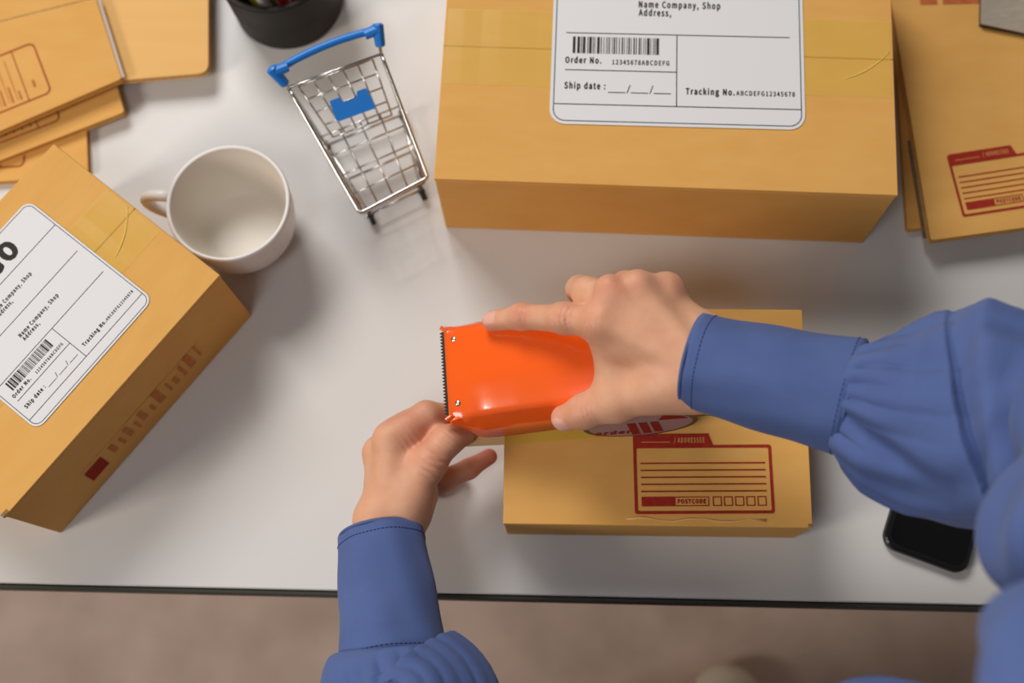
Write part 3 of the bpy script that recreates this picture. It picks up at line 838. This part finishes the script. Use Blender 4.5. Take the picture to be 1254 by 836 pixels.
# right hand over the tape gun -------------------------------------------------
rW1, rW2 = A(862, 417, 0.164), A(846, 468, 0.158)
r_arm1, r_arm2 = A(960, 445, 0.172), A(948, 482, 0.170)
mI, mM, mR, mP = A(740, 396, 0.161), A(756, 369, 0.166), A(784, 359, 0.166), A(815, 360, 0.159)
rI = [(mI, .0105), (A(692, 390, 0.1495), .0088), (A(640, 388, 0.1305), .0078), (A(603, 393, 0.1185), .0066)]
rM = [(mM, .0105), (A(719, 358, 0.152), .0092), (A(710, 354, 0.128), .0082), (A(716, 366, 0.112), .0070)]
rR = [(mR, .0108), (A(766, 350, 0.138), .0088), (A(760, 356, 0.118), .0078), (A(766, 368, 0.104), .0068)]
rP = [(mP, .0100), (A(806, 352, 0.132), .0080), (A(800, 358, 0.115), .0070), (A(804, 368, 0.104), .0062)]
rT = [(A(808, 474, 0.152), .0130), (A(757, 493, 0.138), .0110), (A(716, 504, 0.127), .0096), (A(691, 511.5, 0.1205), .0082)]
def right_hand(P):
    fg = chain(P, rI)
    for q in (rM, rR, rP): fg = smin(fg, chain(P, q), 0.0016)
    pl = None
    for m, r, b, rb in ((mI, .0112, A(832, 452, 0.160), .0145), (mM, .0112, A(838, 440, 0.162), .0145), (mR, .0110, A(846, 428, 0.162), .0140), (mP, .0100, A(852, 416, 0.158), .0130)):
        e = cone(P, m, b, r, rb); pl = e if pl is None else smin(pl, e, 0.009)
    pl = smin(pl, cone(P, A(790, 405, 0.156), A(830, 440, 0.153), .014, .014), 0.012)
    for a, b in ((rW1, r_arm1), (rW2, r_arm2)): pl = smin(pl, cone(P, a, b, .0150, .0125), 0.014)
    pl = smin(pl, cone(P, A(848, 436, 0.158), A(852, 450, 0.157), .0165, .0165), 0.012)
    th_ = chain(P, rT, 0.006)
    d = smin(pl, th_, 0.010)
    d = smin(d, cone(P, rT[0][0], rW2, .0135, .0165), 0.012)
    d = smin(d, cone(P, A(745, 424, 0.147), A(753, 472, 0.139), .0100, .0105), 0.016)
    d = smin(d, fg, 0.0055)
    for q, r, s in ((A(746, 353, 0.1735), .0084, 0.007), (A(780, 348, 0.1735), .0082, 0.007), (A(817, 352, 0.166), .0070, 0.011), (A(734, 391, 0.168), .0060, 0.014), (A(688, 388, 0.1535), .0066, 0.008), (A(638, 386, 0.1335), .0056, 0.006), (A(716, 502, 0.131), .0070, 0.008)):
        d = smin(d, np.linalg.norm(P - q, axis=1) - r, s)
    # tendons fanning over the back of the hand
    for m, b in ((mM, A(846, 434, 0.178)), (mR, A(850, 426, 0.178)), (mI, A(838, 446, 0.175))):
        d = smin(d, cone(P, np.array(m) + np.array([0, 0, 0.0075]), b, .0042, .0030), 0.008)
    # finger joint creases
    for q, ax, amp in ((A(640, 388, 0.139), rI[3][0] - rI[2][0], 0.00045), (A(690, 389, 0.159), rI[2][0] - rI[1][0], 0.0006), (A(722, 391, 0.172), rI[1][0] - rI[0][0], 0.0005), (A(716, 502, 0.137), rT[3][0] - rT[2][0], 0.0005)):
        ax = ax / np.linalg.norm(ax); w_ = np.exp(-np.sum((P - q) ** 2, 1) / 0.0065 ** 2)
        d = d + amp * w_ * np.cos(((P - q) @ ax) * 2 * math.pi / 0.0030)
    return d
# left hand pinching the tape end ----------------------------------------------
lW1, lW2 = A(456, 640, 0.076), A(492, 645, 0.072)
nI, nM, nR, nP = A(481, 541, 0.083), A(467, 556, 0.066), A(466, 572, 0.048), A(470, 588, 0.032)
lI = [(nI, .0108), (A(522, 509, 0.080), .0094), (A(552, 509, 0.066), .0080), (A(574, 530, 0.0575), .0068)]
lM = [(nM, .0100), (A(538, 590, 0.034), .0080), (A(574, 574, 0.029), .0066), (A(599, 559, 0.0275), .0056)]
lR = [(nR, .0095), (A(522, 598, 0.022), .0075), (A(546, 590, 0.014), .0065), (A(560, 580, 0.0105), .0058)]
lP = [(nP, .0085), (A(506, 606, 0.016), .0068), (A(524, 604, 0.010), .0058), (A(534, 596, 0.008), .0052)]
lT = [(A(500, 612, 0.078), .0135), (A(522, 568, 0.084), .0112), (A(546, 540, 0.083), .0096), (A(568, 531, 0.0755), .0078)]
def left_hand(P):
    fg = chain(P, lI)
    for q in (lM, lR, lP): fg = smin(fg, chain(P, q), 0.0016)
    pl = None
    for m, r, b, rb in ((nI, .0110, A(476, 620, 0.078), .0135), (nM, .0108, A(470, 622, 0.072), .0130), (nR, .0100, A(474, 626, 0.066), .0125), (nP, .0092, A(480, 630, 0.060), .0120)):
        e = cone(P, m, b, r, rb); pl = e if pl is None else smin(pl, e, 0.009)
    for a, b, r in ((lW1, A(462, 740, 0.088), .0118), (lW2, A(500, 745, 0.086), .0122)): pl = smin(pl, cone(P, a, b, r, .0115), 0.014)
    th_ = chain(P, lT, 0.006)
    d = smin(pl, th_, 0.009)
    d = smin(d, cone(P, lT[0][0], lW2, .0130, .0120), 0.010)
    d = smin(d, cone(P, A(500, 556, 0.070), A(502, 590, 0.068), .0095, .0120), 0.012)
    d = smin(d, cone(P, A(508, 545, 0.052), A(530, 545, 0.048), .0085, .0085), 0.004)
    d = smin(d, cone(P, A(512, 606, 0.062), A(505, 625, 0.064), .0125, .0125), 0.010)
    d = smin(d, fg, 0.005)
    for q, r, s in ((A(477, 535, 0.085), .0070, 0.011), (A(498, 524, 0.083), .0085, 0.010), (A(528, 566, 0.088), .0062, 0.010), (A(464, 552, 0.067), .0070, 0.010)):
        d = smin(d, np.linalg.norm(P - q, axis=1) - r, s)
    for q, ax, amp, wl in ((A(530, 570, 0.094), lT[1][0] - lT[0][0], 0.0007, 0.0045), (A(546, 538, 0.092), lT[2][0] - lT[1][0], 0.0003, 0.003), (A(498, 542, 0.086), lI[1][0] - lI[0][0], 0.0003, 0.004)):
        ax = ax / np.linalg.norm(ax); w_ = np.exp(-np.sum((P - q) ** 2, 1) / 0.0075 ** 2)
        d = d + amp * w_ * np.cos(((P - q) @ ax) * 2 * math.pi / wl)
    return d
def bounds(pts, m):
    p = np.array(pts); return p.min(0) - m, p.max(0) + m
SK = np.array(srgb(220, 166, 132)[:3]); RED = np.array(srgb(214, 130, 108)[:3]); NAIL = np.array(srgb(232, 180, 164)[:3])
def tone(v, reds, nails=()):
    c = np.tile(SK, (len(v), 1))
    for q, r, s in reds:
        w_ = (np.exp(-np.sum((v - q) ** 2, 1) / r ** 2) * s)[:, None]; c = c * (1 - w_) + RED * w_
    for q, ax, sd, l, ww in nails:
        ax = ax / np.linalg.norm(ax); sd = sd - ax * (sd @ ax); sd /= np.linalg.norm(sd); up = np.cross(ax, sd)
        d = v - q
        e = (np.abs((d @ ax) / l)) ** 3 + (np.abs((d @ sd) / ww)) ** 3 + ((d @ up) / 0.006) ** 2
        m = (e < 1)[:, None] * 1.0; c = c * (1 - 0.8 * m) + NAIL * 0.8 * m
    return c
tips = lambda ch: ch[-1][0]
allR = [p for ch in (rI, rM, rR, rP, rT) for p, _ in ch] + [rW1, rW2, r_arm1, r_arm2]
lo, hi = bounds(allR, 0.024); v1, f1 = surface_nets(right_hand, lo, hi, 0.00125); v1 = project(right_hand, v1)
allL = [p for ch in (lI, lM, lR, lP, lT) for p, _ in ch] + [lW1, lW2, A(462, 740, 0.088), A(500, 745, 0.086)]
lo, hi = bounds(allL, 0.022); v2, f2 = surface_nets(left_hand, lo, hi, 0.00125); v2 = project(left_hand, v2)
# arms, shoulders and trunk under the blouse
eR, sR = A(1305, 520, 0.24), np.array([0.235, -0.13, T + 0.50])
eL, sL = np.array([-0.155, -0.13, T + 0.135]), np.array([-0.125, -0.17, T + 0.50])
ch_, pv = np.array([0.055, -0.20, T + 0.44]), np.array([0.055, -0.26, T + 0.12])
aR0, aL0 = (r_arm1 + r_arm2) / 2, (A(462, 740, 0.088) + A(500, 745, 0.086)) / 2 - np.array([0, 0, 0.004])
def trunk(P):
    d = cone(P, aR0, eR, .012, .022); d = smin(d, cone(P, eR, sR, .030, .040), 0.02)
    e = cone(P, aL0, eL, .010, .016); e = smin(e, cone(P, eL, sL, .018, .040), 0.02)
    d = smin(d, e, 0.02)
    for s in (-1, 1):
        d = smin(d, cone(P, ch_ + np.array([s * 0.07, 0, 0]), pv + np.array([s * 0.06, 0, 0]), .075, .085), 0.05)
    d = smin(d, cone(P, sR, sL, .05, .05), 0.05)
    d = smin(d, cone(P, (sR + sL) / 2, (sR + sL) / 2 + np.array([0, -0.01, 0.11]), .05, .048), 0.03)
    for s in (-1, 1):
        hip = pv + np.array([s * 0.075, 0, -0.02]); kn = np.array([0.055 + s * 0.09, -0.16, 0.46]); an = np.array([0.055 + s * 0.10, -0.12, 0.09])
        d = smin(d, smin(cone(P, hip, kn, .075, .052), cone(P, kn, an, .052, .034), 0.02), 0.03)
    return d
lo, hi = bounds([aR0, aL0, eR, eL, sR, sL, np.array([0.0, -0.30, 0.06]), np.array([0.2, -0.1, T + 0.66])], 0.1)
v3, f3 = surface_nets(trunk, lo, hi, 0.009)
V = np.concatenate([v1, v2, v3]); Fc = np.concatenate([f1, f2 + len(v1), f3 + len(v1) + len(v2)])
me = bpy.data.meshes.new('body')
me.vertices.add(len(V)); me.vertices.foreach_set('co', V.astype(np.float32).ravel())
me.loops.add(Fc.size); me.loops.foreach_set('vertex_index', Fc.astype(np.int32).ravel())
me.polygons.add(len(Fc)); me.polygons.foreach_set('loop_start', np.arange(0, Fc.size, 4, dtype=np.int32))
me.update(calc_edges=True); me.validate()
reds = [(A(748, 350, 0.178), .010, .55), (A(780, 346, 0.178), .009, .35), (A(818, 346, 0.172), .009, .3), (A(638, 384, 0.139), .007, .7), (A(690, 387, 0.159), .009, .4),
        (tips(rI), .010, .6), (tips(rT), .012, .5), (A(724, 390, 0.172), .010, .35), (A(716, 502, 0.137), .009, .35),
        (tips(lI), .016, .6), (tips(lT), .014, .5), (tips(lM), .022, .9), (A(510, 540, 0.075), .014, .7), (A(528, 566, 0.094), .012, .35), (A(505, 520, 0.085), .016, .5)]
nv = np.concatenate([tone(V, reds, [(tips(rI) + np.array([-0.002, 0.001, 0.005]), tips(rI) - rI[2][0], np.array([0, 1.0, 0]), .0055, .0045),
                                    (tips(rT) + np.array([-0.003, -0.006, 0.002]), tips(rT) - rT[2][0], np.array([0, 0, 1.0]), .006, .0055)]), np.ones((len(V), 1))], 1)
ca = me.color_attributes.new('tone', 'FLOAT_COLOR', 'POINT'); ca.data.foreach_set('color', nv.astype(np.float32).ravel())
person = thing('person', (0.055, -0.2, 0), 'person in a blue blouse with gathered cuffs, taping the smallest carton with both hands', 'person')
link('body', me, 'skin', person, local=False, smooth=True)['label'] = 'bare hands and forearms'

# clothing ----------------------------------------------------------------------
def frames(C, up=(0, 0, 1)):
    tg = np.gradient(C, axis=0); tg /= np.linalg.norm(tg, axis=1)[:, None]
    up = np.array(up, float)
    S = np.cross(up, tg); S /= np.linalg.norm(S, axis=1)[:, None]
    U = np.cross(tg, S)
    return tg, S, U
def sleeve(C, rs, ru, disp=None, n=96, up=(0, 0, 1), tilt=None):
    """loft: C centres, rs half width across, ru half height; disp(s01, theta) -> radial metres"""
    tg, S, U = frames(C, up); k = len(C); th_ = np.linspace(0, 2 * math.pi, n, endpoint=False)
    ln = np.concatenate([[0], np.cumsum(np.linalg.norm(np.diff(C, axis=0), axis=1))])
    v = []
    for i in range(k):
        d = disp(ln[i], th_) if disp else 0
        dt = tilt(ln[i], th_) if tilt else 0
        v.append(C[i] + ((rs[i] + d) * np.sin(th_))[:, None] * S[i] + ((ru[i] + d) * np.cos(th_))[:, None] * U[i] + (dt * np.ones(n))[:, None] * tg[i])
    v = np.concatenate(v)
    f = [(i * n + j, (i + 1) * n + j, (i + 1) * n + (j + 1) % n, i * n + (j + 1) % n) for i in range(k - 1) for j in range(n)]
    return v, f
def solid(o, t):
    m = o.modifiers.new('cloth', 'SOLIDIFY'); m.thickness = t; m.offset = 0
def stitch_ring(parent, C, S, U, rs, ru, off, name='stitching', n=70, shift=lambda a: 0):
    mb = MB()
    for k in range(n):
        a0 = 2 * math.pi * k / n; a1 = a0 + 2 * math.pi / n * 0.62
        P2 = [C + (rs + off + shift(a)) * math.sin(a) * S + (ru + off + shift(a)) * math.cos(a) * U for a in (a0, (a0 + a1) / 2, a1)]
        mb.add(tube(P2, 0.00028, 4))
    o = mb.build(name, 'thread', parent, local=False); o['kind'] = 'stuff'; return o

# right cuff
rc0, rc1 = A(850, 441, 0.163), A(1044, 487, 0.187)
C = np.array([rc0 + (rc1 - rc0) * t for t in np.linspace(0, 1, 26)])
rs = np.linspace(0.0272, 0.0330, 26); ru = np.linspace(0.0272, 0.0282, 26)
rdisp = lambda s, th_: 0.0006 * np.sin(3 * th_ + s * 40) + 0.0004 * np.sin(7 * th_ - s * 60) + 0.0004 * np.sin(2 * th_ + s * 130)
rtilt = lambda s, th_: 0.0
v, f = sleeve(C, rs, ru, rdisp, 96)
cuff = MB().add((v, f)).build('cuff', 'cloth', person, local=False, smooth=True); solid(cuff, 0.0014)
cuff['label'] = 'smooth blue cuff of the arm reaching over the box'
tg, S, U = frames(C)
def along(C, i): return float(np.linalg.norm(C[i] - C[0]))
for i in (2, 24): stitch_ring(cuff, C[i], S[i], U[i], rs[i], ru[i], 0.0009, shift=lambda a, q=along(C, i): float(rdisp(q, np.array(a))))
th_ = np.linspace(0, 2 * math.pi, 72, endpoint=False)
for i in (0, 25):
    mb = MB().add(tube([C[i] + rs[i] * math.sin(a) * S[i] + ru[i] * math.cos(a) * U[i] for a in th_], 0.0011, 6, closed=True))
    mb.build('hem_fold', 'cloth', cuff, local=False, smooth=True)

# left cuff
lc0, lc1 = A(468, 652, 0.074), A(480, 812, 0.098)
C = np.array([lc0 + (lc1 - lc0) * t for t in np.linspace(0, 1, 26)])
rs = np.linspace(0.0270, 0.0325, 26); ru = np.linspace(0.0205, 0.0255, 26)
v, f = sleeve(C, rs, ru, rdisp, 96)
cuffL = MB().add((v, f)).build('cuff', 'cloth', person, local=False, smooth=True); solid(cuffL, 0.0014)
cuffL['label'] = 'smooth blue cuff at the desk edge, on the arm holding the tape end'
tgL, SL, UL = frames(C)
for i in (2, 24): stitch_ring(cuffL, C[i], SL[i], UL[i], rs[i], ru[i], 0.0009, shift=lambda a, q=along(C, i): float(rdisp(q, np.array(a))))
for i in (0, 25):
    mb = MB().add(tube([C[i] + rs[i] * math.sin(a) * SL[i] + ru[i] * math.cos(a) * UL[i] for a in th_], 0.0011, 6, closed=True))
    mb.build('hem_fold', 'cloth', cuffL, local=False, smooth=True)

def ridges(th_, n, ph):
    """uneven pleats with sharp valleys, about -1 .. 0.7"""
    a = n * th_ + ph + 1.3 * np.sin(3 * th_ + ph) + 0.8 * np.sin(5 * th_ + 2 * ph)
    w_ = 0.55 + 0.45 * np.sin(4 * th_ + 1.7 * ph) * np.sin(7 * th_ + ph)
    return (-1.0 + 1.7 * np.abs(np.sin(a / 2)) ** 0.6) * w_
blouse = MB()
# right forearm sleeve
nC = 120
C = catmull([rc1 - (rc1 - rc0) * 0.01, A(1095, 500, 0.196), A(1150, 508, 0.205), A(1205, 512, 0.215), A(1260, 515, 0.228), A(1320, 525, 0.245)], nC)
t_ = np.linspace(0, 1, nC)
rs = np.interp(t_, [0, 0.06, 0.16, 0.32, 0.5, 0.75, 1], [0.0318, 0.0375, 0.0455, 0.0525, 0.0565, 0.0575, 0.052])
ru = np.interp(t_, [0, 0.06, 0.16, 0.32, 0.5, 0.75, 1], [0.0270, 0.0300, 0.036, 0.042, 0.045, 0.046, 0.044])
def dR(s, th_):
    g = 0.0056 * math.exp(-s / 0.030) * min(1, s / 0.008) * (ridges(th_ - 1.0 * s, 21, 0.4) - 0.1)
    g = g + 0.0022 * math.exp(-((s - 0.03) / 0.03) ** 2) * ridges(th_, 6, 1.2)
    # deep tuck across the sleeve: the near puff overhangs, then the next fold rises
    sc = 0.053 + 0.010 * np.sin(th_ - 1.2) ** 2 - 0.026 * np.sin(th_) * 0.25 + 0.028 * np.clip(-np.sin(th_), 0, 1) ** 1.5
    x = s - sc
    g = g + (np.where(x < 0, 0.0030 * np.exp(x / 0.016), -0.0085 * np.exp(-np.maximum(x, 0) / 0.011) + 0.0115 * np.exp(-np.maximum(x, 0) / 0.0012))) * np.clip(0.9 - 0.75 * np.sin(th_), 0.15, 1.0) + 0.008 * np.exp(-((x - 0.026) / 0.013) ** 2)
    g = g - 0.012 * np.exp(-((x - 0.030 - 0.02 * np.cos(th_)) / 0.010) ** 2) * np.exp(-((np.sin(th_) + 0.45) / 0.25) ** 2)
    # long diagonal folds on the lower side
    g = g - 0.0065 * np.exp(-((np.sin(th_) + 0.50 + s * 5.0) / 0.10) ** 2) * np.exp(-((s - 0.028) / 0.025) ** 2)
    g = g + 0.0018 * np.sin(4 * th_ + 60 * s) + 0.0010 * np.sin(9 * th_ - 90 * s) - 0.0045 * np.exp(-((np.sin(th_) - 0.55 + 5 * (s - 0.10)) / 0.12) ** 2) * np.exp(-((s - 0.10) / 0.03) ** 2)
    return g
blouse.add(sleeve(C, rs, ru, dR, 200))
# right upper arm sleeve
C = catmull([A(1375, 480, 0.262), A(1340, 560, 0.285), A(1318, 640, 0.315), A(1342, 720, 0.35), A(1350, 800, 0.39), A(1350, 900, 0.44), np.array([0.225, -0.11, T + 0.50])], nC)
rs = np.interp(t_, [0, 0.12, 0.3, 0.5, 0.7, 1], [0.030, 0.036, 0.034, 0.030, 0.032, 0.05])
ru = np.interp(t_, [0, 0.12, 0.3, 0.5, 0.7, 1], [0.030, 0.034, 0.034, 0.032, 0.034, 0.05])
def dU(s, th_):
    g = 0.0055 * np.sin(s * 70 + 1.5 * np.sin(th_) + 0.6) + 0.0030 * np.sin(s * 120 + 2 * th_) + 0.0016 * np.sin(5 * th_ + s * 60)
    g = g - 0.006 * np.exp(-((s - 0.135 + 0.02 * np.sin(th_)) / 0.010) ** 2)
    return g
blouse.add(sleeve(C, rs, ru, dU, 120, up=(0.2, 0.1, 1)))
# left sleeve
C = catmull([lc1 - (lc1 - lc0) * 0.004, lc1 + (lc1 - lc0) * 0.06, A(491, 854, 0.103), A(500, 905, 0.115), np.array([-0.15, -0.13, T + 0.15]), np.array([-0.15, -0.15, T + 0.28]), sL], nC)
rs = np.interp(t_, [0, 0.012, 0.04, 0.12, 0.3, 0.6, 1], [0.0318, 0.0320, 0.0352, 0.0400, 0.048, 0.05, 0.055])
ru = np.interp(t_, [0, 0.012, 0.04, 0.12, 0.3, 0.6, 1], [0.0250, 0.0250, 0.0280, 0.035, 0.040, 0.045, 0.055])
def dL(s, th_):
    return 0.0042 * math.exp(-s / 0.045) * min(1, max(0, s - 0.003) / 0.006) * (ridges(th_ + 0.3 * s, 25, 1.9) - 0.15) + 0.0018 * np.sin(4 * th_ + 50 * s) + 0.002 * np.exp(-((s - 0.04) / 0.03) ** 2) * ridges(th_, 7, 0.3)
blouse.add(sleeve(C, rs, ru, dL, 160, up=(0.0, 0.25, 1)))
# trunk of the blouse
tz = np.linspace(0, 1, 60); C = np.array([pv + np.array([0.0, 0.0, -0.06]) + (ch_ + np.array([0, 0.02, 0.09]) - pv) * t for t in tz])
rs = np.interp(tz, [0, 0.4, 0.8, 1], [0.165, 0.15, 0.165, 0.11]); ru = np.interp(tz, [0, 0.4, 0.8, 1], [0.115, 0.105, 0.11, 0.07])
def dB(s, th_): return 0.006 * np.sin(7 * th_ + 1 + s * 6) + 0.004 * np.sin(13 * th_ - s * 9)
blouse.add(sleeve(C, rs, ru, dB, 120, up=(0, -1, 0)))
# loose hem billowing forward
bx = A(1105, 868, 0.26)
C = catmull([bx + np.array([-0.05, -0.05, -0.02]), bx + np.array([-0.02, -0.008, 0]), bx + np.array([0.03, -0.03, 0.02]), bx + np.array([0.09, -0.09, 0.04])], 30)
rs = np.interp(np.linspace(0, 1, 30), [0, 0.1, 0.5, 1], [0.004, 0.016, 0.022, 0.03])
blouse.add(sleeve(C, rs, rs, lambda s, a: 0.002 * np.sin(5 * a + 80 * s), 48))
bo = blouse.build('blouse', 'cloth', person, local=False, smooth=True); solid(bo, 0.0012)
bo['label'] = 'blue blouse with full sleeves gathered into the cuffs'

# trousers and shoe
mb = MB()
for s in (-1, 1):
    C = np.array([pv + np.array([s * 0.075, 0, -0.04]), np.array([0.055 + s * 0.09, -0.17, 0.46]), np.array([0.055 + s * 0.10, -0.135, 0.13])])
    C = catmull(C, 30); r = np.linspace(0.098, 0.062, 30)
    mb.add(sleeve(C, r, r, lambda q, a: 0.003 * np.sin(4 * a + 20 * q), 40, up=(0, 1, 0)))
mb.build('trousers', 'trouser', person, local=False, smooth=True)
toe = at(884, 810, -T)
def shoe_fn(toe):
    x0, y0 = toe[0], toe[1]
    def fn(P):
        d = cone(P, (x0, y0 - 0.045, 0.036), (x0 - 0.004, y0 - 0.17, 0.042), .042, .036)
        d = smin(d, cone(P, (x0 - 0.004, y0 - 0.16, 0.05), (x0 - 0.004, y0 - 0.19, 0.07), .036, .034), 0.03)
        return np.maximum(d, 0.0005 - P[:, 2])
    return fn
for k, tx in enumerate((toe, np.array([-0.06, toe[1] - 0.07, 0]))):
    fn = shoe_fn(tx); lo, hi = np.array([tx[0] - 0.06, tx[1] - 0.25, -0.012]), np.array([tx[0] + 0.06, tx[1] + 0.02, 0.12])
    vs, fs = surface_nets(fn, lo, hi, 0.006)
    MB().add((list(vs), [tuple(int(i) for i in q) for q in fs])).build('shoe', 'shoe', person, local=False, smooth=True)['label'] = 'cream shoe'
